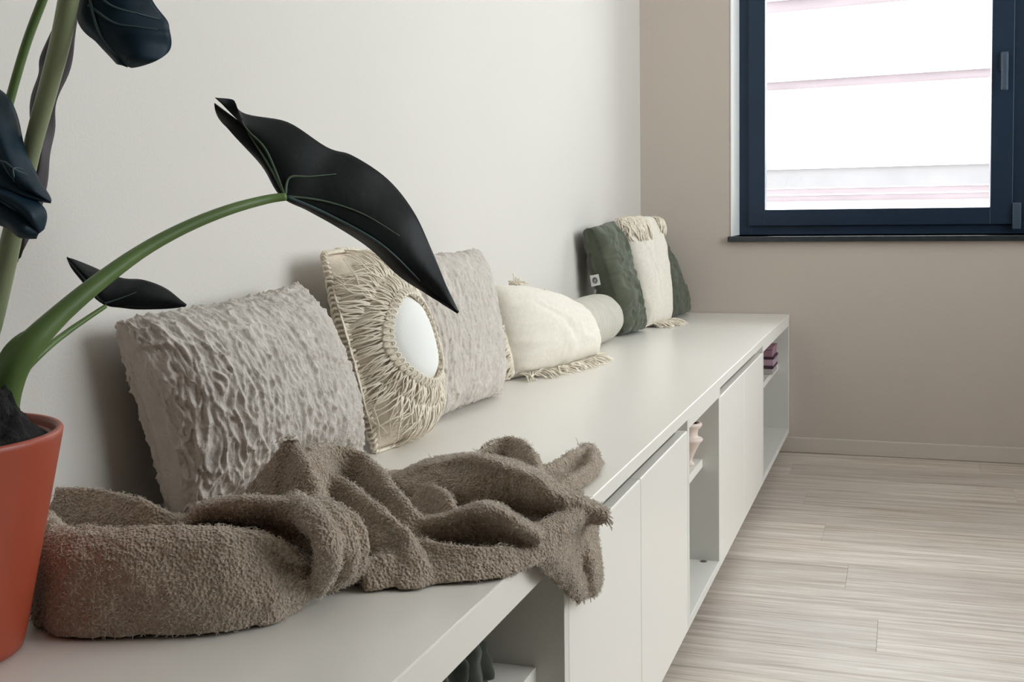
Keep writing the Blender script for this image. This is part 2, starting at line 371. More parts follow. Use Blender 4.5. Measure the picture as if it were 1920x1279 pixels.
# things in the cabinets
vx, vy = .460, Y2-.088
va = empty('vase', (vx, vy, .3035), 'pale turned wooden vase with a dark hollow on the narrow cabinet shelf', 'vase')
lathe('body', (vx, vy, .3035), [(.001, 0), (.013, 0), (.014, .003), (.009, .008), (.010, .014), (.017, .030), (.025, .046), (.0305, .0515), (.0315, .0545), (.0300, .057), (.022, .059), (.0205, .064), (.0215, .074), (.0285, .081), (.0300, .085), (.0290, .089), (.0235, .0895), (.0215, .087)], 'vase', va, 40)
lathe('hollow', (vx, vy, .3035), [(.0218, .0875), (.018, .07), (.001, .066)], 'hole', va, 32)

zb = .3035
for k, (h, mm, lab) in enumerate(((.027, 'box3', 'grey lidded box at the bottom of the stack in the far cabinet'), (.030, 'box2', 'pale mauve box in the middle of the stack in the far cabinet'), (.031, 'box1', 'dark mauve box on top of the stack in the far cabinet'))):
    s = (0, .003, -.002)[k]; xb, ya_, yb_ = .489, 3.81, 3.94
    e = empty('storage_box', (xb-.1, (ya_+yb_)/2, zb), lab, 'box', 'stacked boxes in the far cabinet')
    box('body', (xb-.2, ya_+s, zb), (xb+s*.5, yb_+s, zb+h-.008), mm, e, .002)
    box('lid', (xb-.202, ya_+s-.002, zb+h-.0082), (xb+s*.5+.002, yb_+s+.002, zb+h-.0003), ('boxd', 'boxd', 'box1')[k], e, .0015)
    zb += h

# ------------------------------------------------------------------ cushions
def pillow(name, TL, TR, BR, BL, tf, tb, m, parent=None, nu=90, nv=90, pinch=.06, disp=None, amp=0, power=.42, ex=2.2, bend=0, zmin=H+.0012, xmin=.004, apex=(0, 0)):
    TL, TR, BR, BL = (np.asarray(p, float) for p in (TL, TR, BR, BL))
    Uv = (TR-TL+BR-BL)/2; Vv = (TL-BL+TR-BR)/2
    Nn = np.cross(Uv, Vv); Nn /= np.linalg.norm(Nn)
    def S(u, v, side=1):
        u = np.asarray(u, float); v = np.asarray(v, float)
        ue = u*(1-pinch*(1-v*v)); ve = v*(1-pinch*(1-u*u))
        a = (ue+1)/2; b = (ve+1)/2
        P = (BL*((1-a)*(1-b))[..., None]+BR*(a*(1-b))[..., None]+TL*((1-a)*b)[..., None]+TR*(a*b)[..., None])
        uu = u-apex[0]*(1-u*u); vv = v-apex[1]*(1-v*v)
        h = (np.clip(1-np.abs(uu)**ex, 0, 1)*np.clip(1-np.abs(vv)**ex, 0, 1))**power
        t = tf if side > 0 else -tb
        return P+Nn*(t*h+bend*(1-u*u)*(1-v*v))[..., None]
    def clampP(P):
        P = P.copy(); P[..., 2] = np.where(P[..., 2] < zmin, zmin+.0006*(P[..., 2]-zmin), P[..., 2]); P[..., 0] = np.where(P[..., 0] < xmin, xmin+.0006*(P[..., 0]-xmin), P[..., 0]); return P
    def grid(n, ratio):
        t = np.sin(np.linspace(-1, 1, 8001)*math.pi/2); h = ratio*np.clip(1-np.abs(t)**ex, 0, 1)**power
        L = np.concatenate([[0], np.cumsum(np.hypot(np.diff(t), np.diff(h)))]); return np.interp(np.linspace(-1, 1, n), 2*L/L[-1]-1, t)
    us = grid(nu, tf*2/np.linalg.norm(Uv)); vs_ = grid(nv, tf*2/np.linalg.norm(Vv))
    Ug, Vg = np.meshgrid(us, vs_, indexing='ij')
    def side(s):
        P = S(Ug, Vg, s)
        g0 = np.gradient(P, axis=0); g1 = np.gradient(P, axis=1); n = np.cross(g0, g1)*s; n /= np.linalg.norm(n, axis=-1)[..., None]+1e-12
        if disp is not None:
            mask = np.clip((1-np.maximum(np.abs(Ug), np.abs(Vg)))*60, .06, 1)
            P = P+n*(disp(Ug, Vg, s)*amp*mask)[..., None]
        return clampP(P)
    A, B = side(1), side(-1)
    A[0], A[-1], A[:, 0], A[:, -1] = [(x+y)/2 for x, y in ((A[0], B[0]), (A[-1], B[-1]), (A[:, 0], B[:, 0]), (A[:, -1], B[:, -1]))]
    ia = np.arange(nu*nv).reshape(nu, nv); ib = ia.copy(); c = nu*nv
    inner = np.zeros((nu, nv), bool); inner[1:-1, 1:-1] = True
    ib[inner] = c+np.arange(inner.sum())
    V = np.concatenate([A.reshape(-1, 3), B[inner]])
    def quads(ix, flip):
        q = np.stack([ix[:-1, :-1], ix[1:, :-1], ix[1:, 1:], ix[:-1, 1:]], -1).reshape(-1, 4)
        return q[:, ::-1] if flip else q
    Fs = np.concatenate([quads(ia, False), quads(ib, True)])
    o = pyd(name, V, Fs, m, parent)
    def SN(u, v, off=0., s=1):
        e = .01; P = S(u, v, s); n = np.cross(S(np.asarray(u)+e, v, s)-S(np.asarray(u)-e, v, s), S(u, np.asarray(v)+e, s)-S(u, np.asarray(v)-e, s))*s
        n = n/(np.linalg.norm(n, axis=-1)[..., None]+1e-12)
        return clampP(P+n*np.asarray(off)[..., None])
    return o, SN, np.linalg.norm(Uv), np.linalg.norm(Vv)
def arclen(ratio, ex, pw):
    t = np.sin(np.linspace(-1, 1, 4001)*math.pi/2); h = ratio*np.clip(1-np.abs(t)**ex, 0, 1)**pw
    L = np.concatenate([[0], np.cumsum(np.hypot(np.diff(t), np.diff(h)))]); L = 2*L/L[-1]-1
    return lambda u: np.interp(u, t, L)
def crinkle(seed, fu_=9, fv=3.2, ru=.5, rv=.8, ex=2.6, pw=.4):
    fu_l, fv_l = arclen(ru, ex, pw), arclen(rv, ex, pw)
    def f(u, v, s):
        u = fu_l(u); v = fv_l(v)
        w1 = n3(u*2.2+seed, v*1.6, 3.1); w2 = n3(u*6+seed, v*5, 8.7)
        a = 1-np.abs(n3(u*fu_*.5+w1*.9+w2*.35+seed, v*fv*.7+w2*.3, 1.5+s))*2.2
        b = 1-np.abs(n3(u*fu_*1.15+w1*.9+w2*.6, v*fv*1.5+seed, 5.5+s))*2.2
        c = n3(u*fu_*3.4+w2*1.5, v*fv*4.5, seed)
        return .5*np.clip(a, 0, 1)**2.4+.5*np.clip(b, 0, 1)**2.4+.22*c
    return f
def soft(seed, fu_=2, fv=2):
    def f(u, v, s):
        w = n3(u*1.5+seed, v*1.5, 2)
        return .7*n3(u*fu_+w, v*fv+w+seed, 1+s)+.5*(1-2*np.abs(n3(u*fu_*1.7+w*1.2+seed, v*fv*1.7, 4+s)))
    return f

# A: large crinkled cushion nearest the camera
cA = empty('cushion', (.1, 1.37, H), 'largest crinkled beige cushion, leaning on the wall behind the throw', 'cushion', 'crinkled beige cushions')
pillow('cover', (.045, 1.11, .715), (.05, 1.505, .732), (.125, 1.54, H+.004), (.085, 1.155, H+.004), .105, .045, 'crinkle', cA, 300, 240, .045, crinkle(3.3, 25, 4.0, .5, .8, 2.5, .46), .0085, power=.46, ex=2.5, apex=(-.12, 0))
# C: its twin beyond the medallion cushion
cC = empty('cushion', (.1, 2.05, H), 'smaller crinkled beige cushion between the medallion cushion and the cream fringed one', 'cushion', 'crinkled beige cushions')
pillow('cover', (.05, 1.85, .757), (.05, 2.25, .757), (.13, 2.15, H+.004), (.11, 1.83, H+.004), .065, .045, 'crinkle', cC, 240, 200, .04, crinkle(11.7, 20, 3.6, .35, .5), .0075, power=.38, ex=2.6)
# B: medallion cushion
cB = empty('medallion_cushion', (.12, 1.75, H), 'ecru fringed cushion with a white round medallion between two crinkled cushions', 'cushion')
body, SB, wB, hB = pillow('cover', (.050, 1.59, .770), (.040, 1.81, .757), (.125, 1.79, H+.004), (.132, 1.588, H+.004), .085, .035, 'cotton', cB, 120, 120, -.03, lambda u, v, s: np.sin(v*46+n3(u*3, v*6, s)*2)*.35, .002, power=.56, ex=2.4, apex=(0, -.10))
MC = (-.10, -.03)
def polB(r, th, off):
    return SB(np.clip(MC[0]+r*np.cos(th)*2/wB, -.99, .99), np.clip(MC[1]+r*np.sin(th)*2/hB, -.99, .99), off)
rm = .064
V, Fs = [], []
nr, nt_ = 10, 60
R_, T_ = np.meshgrid(np.linspace(.002, rm, nr), np.linspace(0, 2*math.pi, nt_, endpoint=False), indexing='ij')
Pm = polB(R_, T_, .006*np.sqrt(np.clip(1-(R_/rm)**6, 0, 1))+.001).reshape(-1, 3)
Fs = [(k*nt_+i, (k+1)*nt_+i, (k+1)*nt_+(i+1) % nt_, k*nt_+(i+1) % nt_) for k in range(nr-1) for i in range(nt_)]+[tuple(range(nt_))]
pyd('medallion', Pm, Fs, 'medal', cB)
loops = []
for i in range(46):
    t0 = 2*math.pi*i/46; tt = np.linspace(0, 2*math.pi, 9)
    loops.append(polB(rm+.006+.006*np.cos(tt), t0+.075*np.sin(tt)*.8, .007+.004*np.sin(tt/2)))
strands('loop_trim', loops, .0018, 'yarn', cB, 4, 1)
def ringfringe(r0, r1, n, off0, lift, wob, sub=8):
    out = []
    for i in range(n):
        t = 2*math.pi*(i+random.uniform(-.4, .4))/n; L = (r1-r0)*random.uniform(.75, 1.15)
        s = np.linspace(0, 1, sub); a = random.uniform(-wob, wob); b = random.uniform(-wob, wob)
        droop = -.28*s**2*math.cos(t)*(1 if math.cos(t) > 0 else 1)
        out.append(polB(r0+L*s, t+a*s+b*s*s+droop*.4+.02*np.sin(s*9+i), off0+lift*np.sin(math.pi*np.clip(s*.9, 0, 1))*random.uniform(.5, 1.2)))
    return out
strands('fringe', ringfringe(rm+.004, .108, 280, .002, .007, .08), .0016, 'yarn', cB)
strands('fringe', ringfringe(.098, .150, 380, .003, .010, .22), .0014, 'yarn', cB)
ed = []
for i in range(150):
    s = i/150*4; k = int(s); q = (s-k)*2-1
    u, v = ((-1, q), (q, 1), (1, -q), (-q, -1))[k]
    p0 = SB(np.array(u*.985), np.array(v*.985), .003); p1 = SB(np.array(u*.97), np.array(v*.97), .0, -1)
    c = (SB(np.array(0.), np.array(0.), 0.)); o_ = (p0-c); o_[0] *= .2; o_ /= np.linalg.norm(o_)
    pm_ = (p0+p1)/2+o_*random.uniform(.007, .012)
    ed.append(np.array([p0+np.array([.002, 0, 0]), (p0+pm_)/2+o_*.003+np.array([.003, 0, 0]), pm_, p1]))
for P in ed: P[:, 2] = np.maximum(P[:, 2], H+.002); P[:, 0] = np.maximum(P[:, 0], .004)
strands('edge_stitching', ed, .0024, 'yarn', cB, 5, .9)

def edge_fringe(SN, edges, n, ln, droop, r, name, parent, mtl='yarn', wig=.012, floorz=H+.0018, dvec=None):
    out = []
    for (u0, v0, u1, v1) in edges:
        for i in range(n):
            t = (i+random.random())/n; u = u0+(u1-u0)*t; v = v0+(v1-v0)*t
            p = SN(np.array(u*.99), np.array(v*.99), 0.); q = SN(np.array(u*.80), np.array(v*.80), 0.)
            d = p-q; d /= np.linalg.norm(d)+1e-9
            if dvec is not None: d = np.array(dvec)+RNG.normal(size=3)*.35
            L = ln*random.uniform(.7, 1.2); s = np.linspace(0, 1, 6)[:, None]
            ph = random.uniform(0, 6); w = np.array([random.uniform(-1, 1), random.uniform(-1, 1), random.uniform(-.4, .4)])*wig
            P = p+d*L*s+np.array([0, 0, -droop*L])*s**2+w*s*np.sin(s*4+ph)
            P[:, 2] = np.maximum(P[:, 2], floorz+random.uniform(0, .006)); P[:, 0] = np.maximum(P[:, 0], .005); out.append(P)
    return strands(name, out, r, mtl, parent, 4, .7)
def floor_fringe(SN, u0, u1, n, ln, r, name, parent, vb=-.93):
    out = []
    for i in range(n):
        u = u0+(u1-u0)*(i+random.random())/n; p = SN(np.array(u), np.array(vb), .001)
        L = ln*random.uniform(.6, 1.2); a = random.gauss(-.1, .9)+.5*math.sin(u*9); s = np.linspace(0, 1, 7); ph = random.uniform(0, 6)
        P = p+np.stack([L*s*math.cos(a), L*s*math.sin(a)+.007*np.sin(s*6+ph)*s, 0*s], 1)
        P[:, 2] = H+.002+np.clip(p[2]-H, 0, .012)*(1-s)**2+.011*random.random()*np.sin(s*3.1); out.append(P)
    return strands(name, out, r, 'yarn', parent, 4, .7)
def tassel(SN, u0, u1, v0, Lv, n, r, name, parent, lift=.006):
    out = []
    for i in range(n):
        u = random.uniform(u0, u1); s = np.linspace(0, 1, 8); L = Lv*random.uniform(.55, 1.15); k = random.gauss(0, .10)
        out.append(SN(np.clip(u+k*s+.03*np.sin(s*7+i), -.995, .995), np.clip(v0-L*s, -.99, .99), .001+lift*np.sin(s*2.6+.2)*random.uniform(.3, 1.3)))
    return strands(name, out, r, 'yarn', parent, 4, .75)
# D: cream fringed cushion lying low
cD = empty('fringed_cushion', (.12, 2.6, H), 'low cream linen cushion with fringed ends, in front of the grey bolster', 'cushion', 'cream fringed cushions')
_, SD, _, _ = pillow('cover', (.05, 2.33, .676), (.085, 2.76, .60), (.155, 2.77, H+.004), (.085, 2.37, H+.004), .095, .05, 'linen', cD, 90, 80, -.09, soft(2.2, 1.6, 1.4), .005, power=.36, ex=2.5)
floor_fringe(SD, -.98, .98, 95, .040, .0022, 'bottom_fringe', cD)
edge_fringe(SD, [(.8, -1, 1, -.7), (1, -1, 1, -.7)], 30, .03, .6, .0020, 'corner_fringe', cD)
edge_fringe(SD, [(-.62, 1, -.40, 1)], 70, .024, .8, .0020, 'corner_fringe', cD, dvec=(.3, 0, 1))
edge_fringe(SD, [(-.2, 1, .2, 1)], 60, .012, 1.2, .0020, 'top_fringe', cD, dvec=(.5, .2, 1))
edge_fringe(SD, [(-1, -1, -1, .1)], 70, .034, .7, .0020, 'side_fringe', cD)
# E: bolster
cE = empty('bolster', (.105, 3.05, H), 'round grey-beige bolster lying between the cream cushion and the sage cushion', 'cushion')
RB = .066; nE, ne = 110, 56
xs = np.linspace(0, 1, nE); ya_, yb_ = 2.79, 3.19
V, Fs = [], []
for k, s in enumerate(xs):
    e = min(s, 1-s); rr = RB*min(1, (e/.13))**.42 if e > 0 else .002
    rr = max(rr, .002)
    for i in range(ne):
        t = 2*math.pi*i/ne
        pl_ = .0010*math.sin(s*95+.8*math.sin(t*2))*(e > .03)+.0015*float(n3(s*14, math.cos(t)*2, math.sin(t)*2))
        r_ = rr+pl_
        V.append((.078+.01*s+r_*1.06*math.cos(t), ya_+(yb_-ya_)*s, max(H+.0012, H+RB*.98+r_*math.sin(t))))
Fs = [(k*ne+i, k*ne+(i+1) % ne, (k+1)*ne+(i+1) % ne, (k+1)*ne+i) for k in range(nE-1) for i in range(ne)]+[tuple(range(ne))[::-1], tuple((nE-1)*ne+i for i in range(ne))]
pyd('cover', V, Fs, 'bolst', cE)
# F: sage velvet cushion
cF = empty('velvet_cushion', (.11, 3.5, H), 'sage green velvet cushion with a small white tag, leaning before the far cream cushion', 'cushion', 'green velvet cushions')
_, SF, _, _ = pillow('cover', (.045, 3.19, .785), (.05, 3.42, .80), (.14, 3.44, H+.004), (.115, 3.27, H+.004), .05, .045, 'velvet', cF, 110, 110, .02, soft(7.1, 1.5, 3.6), .010, power=.30, ex=3)
q = SF(np.array([-.93]), np.array([.12]), np.array([.003]))[0]
pa, pb, pcn, pd = (on(*p, 1, 3.215) for p in ((1106, 517), (1122, 514), (1126, 534), (1109, 538)))
V = [pa, pb, pcn, pd]; V = V+[np.array(v)+np.array([0, .0015, 0]) for v in V]
tg = pyd('label_tag', V, [(0, 1, 2, 3), (7, 6, 5, 4), (0, 4, 5, 1), (1, 5, 6, 2), (2, 6, 7, 3), (3, 7, 4, 0)], 'tag', cF, smooth=False); tg['label'] = 'small white sewn-in tag'
ctr = sum(np.array(v) for v in V[:4])/4; th = np.linspace(0, 2*math.pi, 20)
e1 = (np.array(pb)-np.array(pa))/2; e2 = (np.array(pd)-np.array(pa))/2
tube('tag_emblem', [ctr+np.array([0, -.0008, 0])+e1*.5*math.cos(t)+e2*.5*math.sin(t) for t in th], .0011, 'ink', tg, 5)
tube('tag_emblem', [ctr+np.array([0, -.0008, 0])+e1*.25*math.cos(t)+e2*.3*math.sin(t) for t in th], .0009, 'ink', tg, 5)
# G: cream cushion with tassels
cG = empty('fringed_cushion', (.15, 3.75, H), 'upright cream linen cushion with tasselled top corners between two green cushions', 'cushion', 'cream fringed cushions')
_, SG, _, _ = pillow('cover', (.045, 3.53, .81), (.125, 3.74, .805), (.165, 3.71, H+.004), (.13, 3.53, H+.004), .055, .04, 'linen', cG, 90, 90, -.03, soft(4.4, 1.6, 1.4), .005, power=.33, ex=2.8)
floor_fringe(SG, -.8, 1.0, 80, .05, .0026, 'bottom_fringe', cG)
tassel(SG, -.98, -.25, .985, .42, 130, .0024, 'corner_tassel', cG, .010)
tassel(SG, .55, .98, .985, .30, 70, .0024, 'corner_tassel', cG, .010)
edge_fringe(SG, [(-.95, 1, .1, 1)], 70, .016, 1.1, .0024, 'top_fringe', cG)
edge_fringe(SG, [(.5, 1, 1, 1), (1, 1, 1, .8)], 30, .016, 1.1, .0024, 'top_fringe', cG)
# H: second green cushion in the corner
cH = empty('velvet_cushion', (.1, 3.95, H), 'dark sage cushion in the corner, mostly hidden behind the upright cream cushion', 'cushion', 'green velvet cushions')
pillow('cover', (.05, 3.80, .75), (.05, 4.07, .75), (.17, 4.06, H+.004), (.15, 3.84, H+.004), .05, .045, 'velvet', cH, 70, 70, .02, soft(9.1, 3, 4), .008, power=.33, ex=2.8)

# green fabric in the near cabinet
e = empty('folded_fabric', (.35, .95, .3035), 'dark green velvet fabric bundled on the near cabinet shelf', 'fabric')
def hangfold(u, v, s): return np.sin(u*15+2*n3(u*2, v*2, 3))*.8+.5*n3(u*5, v*4, s)
pillow('bundle', (.30, 1.16, .385), (.38, 1.235, .375), (.44, 1.22, .306), (.43, 1.0, .306), .05, .05, 'dvelvet', e, 90, 60, .02, hangfold, .012, zmin=.3042)

# ------------------------------------------------------------------ the throw
def bp(px, py, h): return on(px, py, 2, H+h)
TV, TF = [], []
def add(V, Fs):
    o = sum(len(v) for v in TV); TV.append(np.asarray(V, float)); TF.extend([tuple(i+o for i in f) for f in Fs])
def ridge(pts, r, wl, wr, n=40, rot=0):
    """crest through (px, py, height); the cloth falls from the rounded crest to the bench on both sides"""
    P = np.array([[*bp(a, b, c)] for a, b, c in pts]); P = spline(P, n)
    R = np.interp(np.linspace(0, 1, n), np.linspace(0, 1, len(np.atleast_1d(r))), np.atleast_1d(r))
    WL = np.interp(np.linspace(0, 1, n), np.linspace(0, 1, len(np.atleast_1d(wl))), np.atleast_1d(wl))
    WR = np.interp(np.linspace(0, 1, n), np.linspace(0, 1, len(np.atleast_1d(wr))), np.atleast_1d(wr))
    T = np.gradient(P, axis=0); T[:, 2] = 0; T /= np.linalg.norm(T, axis=1)[:, None]+1e-9
    Lm = np.stack([-T[:, 1], T[:, 0], 0*T[:, 0]], 1)       # left of travel
    k = 7; V = []
    for i in range(n):
        zc = P[i, 2]-R[i]
        row_ = [P[i]*[1, 1, 0]+Lm[i]*WL[i]+np.array([0, 0, H+.002]), P[i]*[1, 1, 0]+Lm[i]*(R[i]+(WL[i]-R[i])*.42)+np.array([0, 0, H+.002+(zc-H)*.52])]
        for j in range(k):
            t = math.pi*j/(k-1)
            row_.append(P[i]*[1, 1, 0]+Lm[i]*R[i]*math.cos(t)+np.array([0, 0, max(zc, H+.003)+R[i]*math.sin(t)]))
        row_ += [P[i]*[1, 1, 0]-Lm[i]*(R[i]+(WR[i]-R[i])*.42)+np.array([0, 0, H+.002+(zc-H)*.52]), P[i]*[1, 1, 0]-Lm[i]*WR[i]+np.array([0, 0, H+.002])]
        V += row_
    c = k+4
    Fs = [(i*c+j, (i+1)*c+j, (i+1)*c+(j+1) % c, i*c+(j+1) % c) for i in range(n-1) for j in range(c)]
    Fs += [tuple(range(c)), tuple((n-1)*c+j for j in range(c))[::-1]]
    add(V, Fs)
def roll(pts, r, flat=1., n=40, sides=18):
    P = spline([bp(a, b, c) for a, b, c in pts], n)
    R = np.interp(np.linspace(0, 1, n), np.linspace(0, 1, len(np.atleast_1d(r))), np.atleast_1d(r))
    V, Fs = tube_data(P, R, sides, True, flat)
    add(V, Fs)
def sheet(rows, th=.0045, nu=44, nv=30):
    G = np.array([spline([bp(*p) for p in r_], nu) for r_ in rows]); G = np.stack([spline(G[:, j], nv) for j in range(nu)], 1); thick(G, th)
def thick(G, th):
    nv, nu = G.shape[:2]
    gu = np.gradient(G, axis=0); gv = np.gradient(G, axis=1); gn = np.cross(gv, gu); gn /= np.linalg.norm(gn, axis=-1)[..., None]+1e-9
    a_ = (G+gn*th).reshape(-1, 3); b_ = (G-gn*th).reshape(-1, 3); nG = len(a_); Fs = []
    for i in range(nv-1):
        for j in range(nu-1):
            q_ = (i*nu+j, i*nu+j+1, (i+1)*nu+j+1, (i+1)*nu+j); Fs += [q_, tuple(nG+t for t in q_[::-1])]
    bd = list(range(nu))+[i*nu+nu-1 for i in range(1, nv)]+[(nv-1)*nu+j for j in range(nu-2, -1, -1)]+[i*nu for i in range(nv-2, 0, -1)]
    Fs += [(bd[k], nG+bd[k], nG+bd[(k+1) % len(bd)], bd[(k+1) % len(bd)]) for k in range(len(bd))]
    V = np.concatenate([a_, b_]); V[:, 2] = np.where(V[:, 0] < D-.002, np.maximum(V[:, 2], H+.0015), V[:, 2]); add(V, Fs)
# front panel and the layers behind it
sheet([[(60, 1130, .003), (112, 1188, .003), (250, 1192, .003), (400, 1186, .003), (500, 1168, .003), (560, 1138, .004), (584, 1108, .008)],
       [(60, 1060, .040), (108, 1106, .040), (250, 1112, .041), (400, 1110, .040), (500, 1104, .036), (556, 1092, .028), (586, 1082, .02)],
       [(66, 1000, .068), (116, 1036, .070), (250, 1036, .072), (400, 1036, .070), (490, 1040, .062), (548, 1058, .045), (588, 1068, .032)],
       [(74, 966, .078), (126, 1000, .080), (250, 1002, .082), (400, 1000, .082), (480, 1008, .076), (540, 1034, .062), (588, 1058, .044)],
       [(84, 966, .072), (134, 1001, .074), (255, 1003, .076), (400, 1001, .076), (482, 1010, .07), (545, 1036, .056), (592, 1058, .04)],
       [(104, 985, .04), (150, 1022, .04), (265, 1024, .04), (400, 1022, .04), (486, 1030, .04), (550, 1046, .035), (594, 1062, .03)]])
ridge([(105, 912, .078), (180, 914, .079), (240, 926, .077), (285, 944, .072), (330, 968, .060), (380, 990, .05)], .006, .05, [.05, .055, .06, .05, .04, .03])
ridge([(120, 985, .062), (165, 982, .066), (190, 988, .062), (230, 992, .06), (300, 990, .055)], .008, .03, .03)
# the fold that arches from the hollow into the knot
sheet([[(338, 1012, .050), (372, 990, .058), (440, 974, .066), (520, 980, .068), (590, 1012, .056), (632, 1062, .03)],
       [(336, 1004, .060), (372, 972, .074), (450, 958, .082), (530, 962, .084), (598, 994, .074), (642, 1048, .045)],
       [(338, 996, .066), (378, 956, .084), (460, 945, .092), (540, 949, .094), (606, 980, .084), (652, 1034, .055)],
       [(345, 990, .064), (386, 950, .080), (466, 941, .086), (546, 945, .088), (614, 972, .078), (660, 1026, .05)],
       [(360, 990, .03), (400, 952, .045), (476, 942, .05), (556, 946, .055), (628, 974, .05), (666, 1026, .03)]])
roll([(400, 1005, .040), (450, 985, .052), (520, 990, .054), (590, 1030, .044)], [.018, .017, .016, .014])
# knot
roll([(560, 965, .062), (600, 1005, .055), (622, 1045, .040), (612, 1085, .02)], [.02, .024, .022, .014])
roll([(548, 942, .088), (588, 972, .090), (612, 1022, .070), (610, 1070, .042), (588, 1106, .016)], [.011, .014, .014, .012, .009])
roll([(585, 944, .084), (632, 975, .080), (652, 1026, .056), (642, 1074, .030), (608, 1104, .012)], [.009, .012, .012, .010, .008])
roll([(612, 948, .074), (658, 980, .066), (677, 1028, .042), (662, 1070, .020), (630, 1096, .010)], [.008, .009, .009, .008, .007])
roll([(592, 1074, .028), (540, 1084, .036), (480, 1088, .042), (410, 1090, .043)], [.012, .012, .009, .005])
roll([(590, 1098, .016), (545, 1112, .022), (500, 1128, .026)], [.012, .011, .006])
# peak against the big cushion
ridge([(430, 950, .055), (480, 895, .085), (530, 832, .125), (548, 822, .13), (580, 870, .112), (602, 930, .085), (610, 960, .07)], [.006, .007, .008, .008, .008, .009, .008], .05, .04)
roll([(560, 930, .07), (575, 900, .09), (580, 870, .10)], [.02, .022, .015])
# folds running to the right
ridge([(575, 838, .115), (620, 828, .11), (670, 842, .10), (712, 878, .085), (745, 920, .07), (775, 955, .055), (815, 985, .03)], .0065, .04, .035)
ridge([(590, 880, .09), (640, 893, .082), (690, 930, .072), (735, 968, .06), (762, 995, .05), (740, 1035, .03)], .0065, .035, .035)
ridge([(600, 950, .06), (660, 975, .05), (720, 1000, .045), (765, 1020, .032), (800, 1050, .012)], .006, .03, .03)
ridge([(790, 900, .05), (830, 918, .055), (850, 950, .045), (858, 975, .03)], .006, .03, .03)
sheet([[(770, 935, .026), (812, 948, .016), (860, 964, .010), (920, 970, .009), (980, 970, .010), (1030, 968, .014), (1085, 970, .017), (1132, 977, .014)],
       [(758, 920, .034), (806, 916, .038), (864, 918, .041), (924, 922, .041), (982, 934, .039), (1032, 948, .035), (1085, 958, .029), (1135, 972, .018)],
       [(748, 908, .038), (802, 886, .052), (868, 874, .062), (928, 880, .066), (984, 901, .060), (1034, 930, .049), (1085, 949, .036), (1138, 968, .022)],
       [(742, 902, .040), (798, 876, .056), (868, 864, .068), (930, 870, .072), (987, 892, .065), (1038, 922, .052), (1088, 943, .039), (1140, 965, .024)],
       [(742, 900, .034), (798, 872, .048), (868, 860, .060), (934, 865, .064), (994, 887, .058), (1044, 918, .046), (1092, 940, .034), (1142, 963, .022)],
       [(745, 900, .012), (800, 872, .016), (870, 860, .02), (940, 866, .022), (1000, 888, .02), (1050, 920, .016), (1096, 942, .016), (1140, 966, .016)]])
ridge([(800, 868, .03), (880, 858, .045), (950, 868, .050), (1010, 895, .040), (1060, 925, .026)], .006, .04, .01)
sheet([[(772, 1008, .018), (840, 1016, .010), (890, 1022, .007), (930, 1024, .007), (970, 1025, .009), (1012, 1026, .014)],
       [(768, 998, .027), (836, 998, .030), (890, 992, .034), (932, 996, .033), (974, 1008, .027), (1012, 1020, .018)],
       [(764, 991, .034), (830, 981, .043), (890, 963, .053), (931, 968, .051), (976, 993, .039), (1012, 1014, .025)],
       [(762, 988, .036), (828, 975, .047), (890, 955, .059), (932, 961, .057), (978, 988, .044), (1014, 1010, .028)],
       [(764, 986, .030), (832, 972, .040), (894, 952, .050), (938, 958, .048), (984, 986, .037), (1018, 1008, .024)],
       [(768, 988, .010), (836, 974, .012), (898, 954, .014), (942, 960, .014), (988, 988, .012), (1020, 1010, .012)]])
ridge([(690, 1050, .028), (760, 1010, .034), (830, 1018, .034), (900, 1024, .030), (970, 1024, .022), (1010, 1030, .012)], .006, .03, [.02, .025, .03, .03, .02, .008])
ridge([(680, 1045, .03), (735, 1040, .03), (765, 1062, .012)], .006, .02, .02)
# crumpled end on the bench
ridge([(885, 862, .02), (915, 832, .035), (955, 818, .042), (990, 835, .04), (1008, 870, .03), (1000, 900, .02)], .0055, .02, .025)
ridge([(1000, 882, .024), (1040, 864, .026), (1085, 838, .030), (1108, 832, .028), (1112, 852, .026), (1092, 878, .022), (1050, 900, .02)], .008, .012, .030)
ridge([(920, 880, .03), (980, 872, .035), (1020, 890, .03), (1060, 915, .02)], .006, .03, .03)
# sheet lying under the folds
base = [(60, 1180), (330, 1185), (520, 1170), (590, 1115), (690, 1068), (770, 1068), (980, 1050), (1050, 985), (1095, 940), (1060, 905), (1000, 895), (880, 880), (760, 900), (700, 900), (600, 900), (480, 960), (300, 985), (150, 985)]
Pb = [bp(x_, y_, .001) for x_, y_ in base]; Pb = [np.array([min(p[0], D-.004), p[1], H+.0015]) for p in Pb]; nb = len(Pb)
add(Pb+[p+np.array([0, 0, .014]) for p in Pb], [tuple(range(nb))[::-1], tuple(range(nb, 2*nb))]+[(i, (i+1) % nb, nb+(i+1) % nb, nb+i) for i in range(nb)])
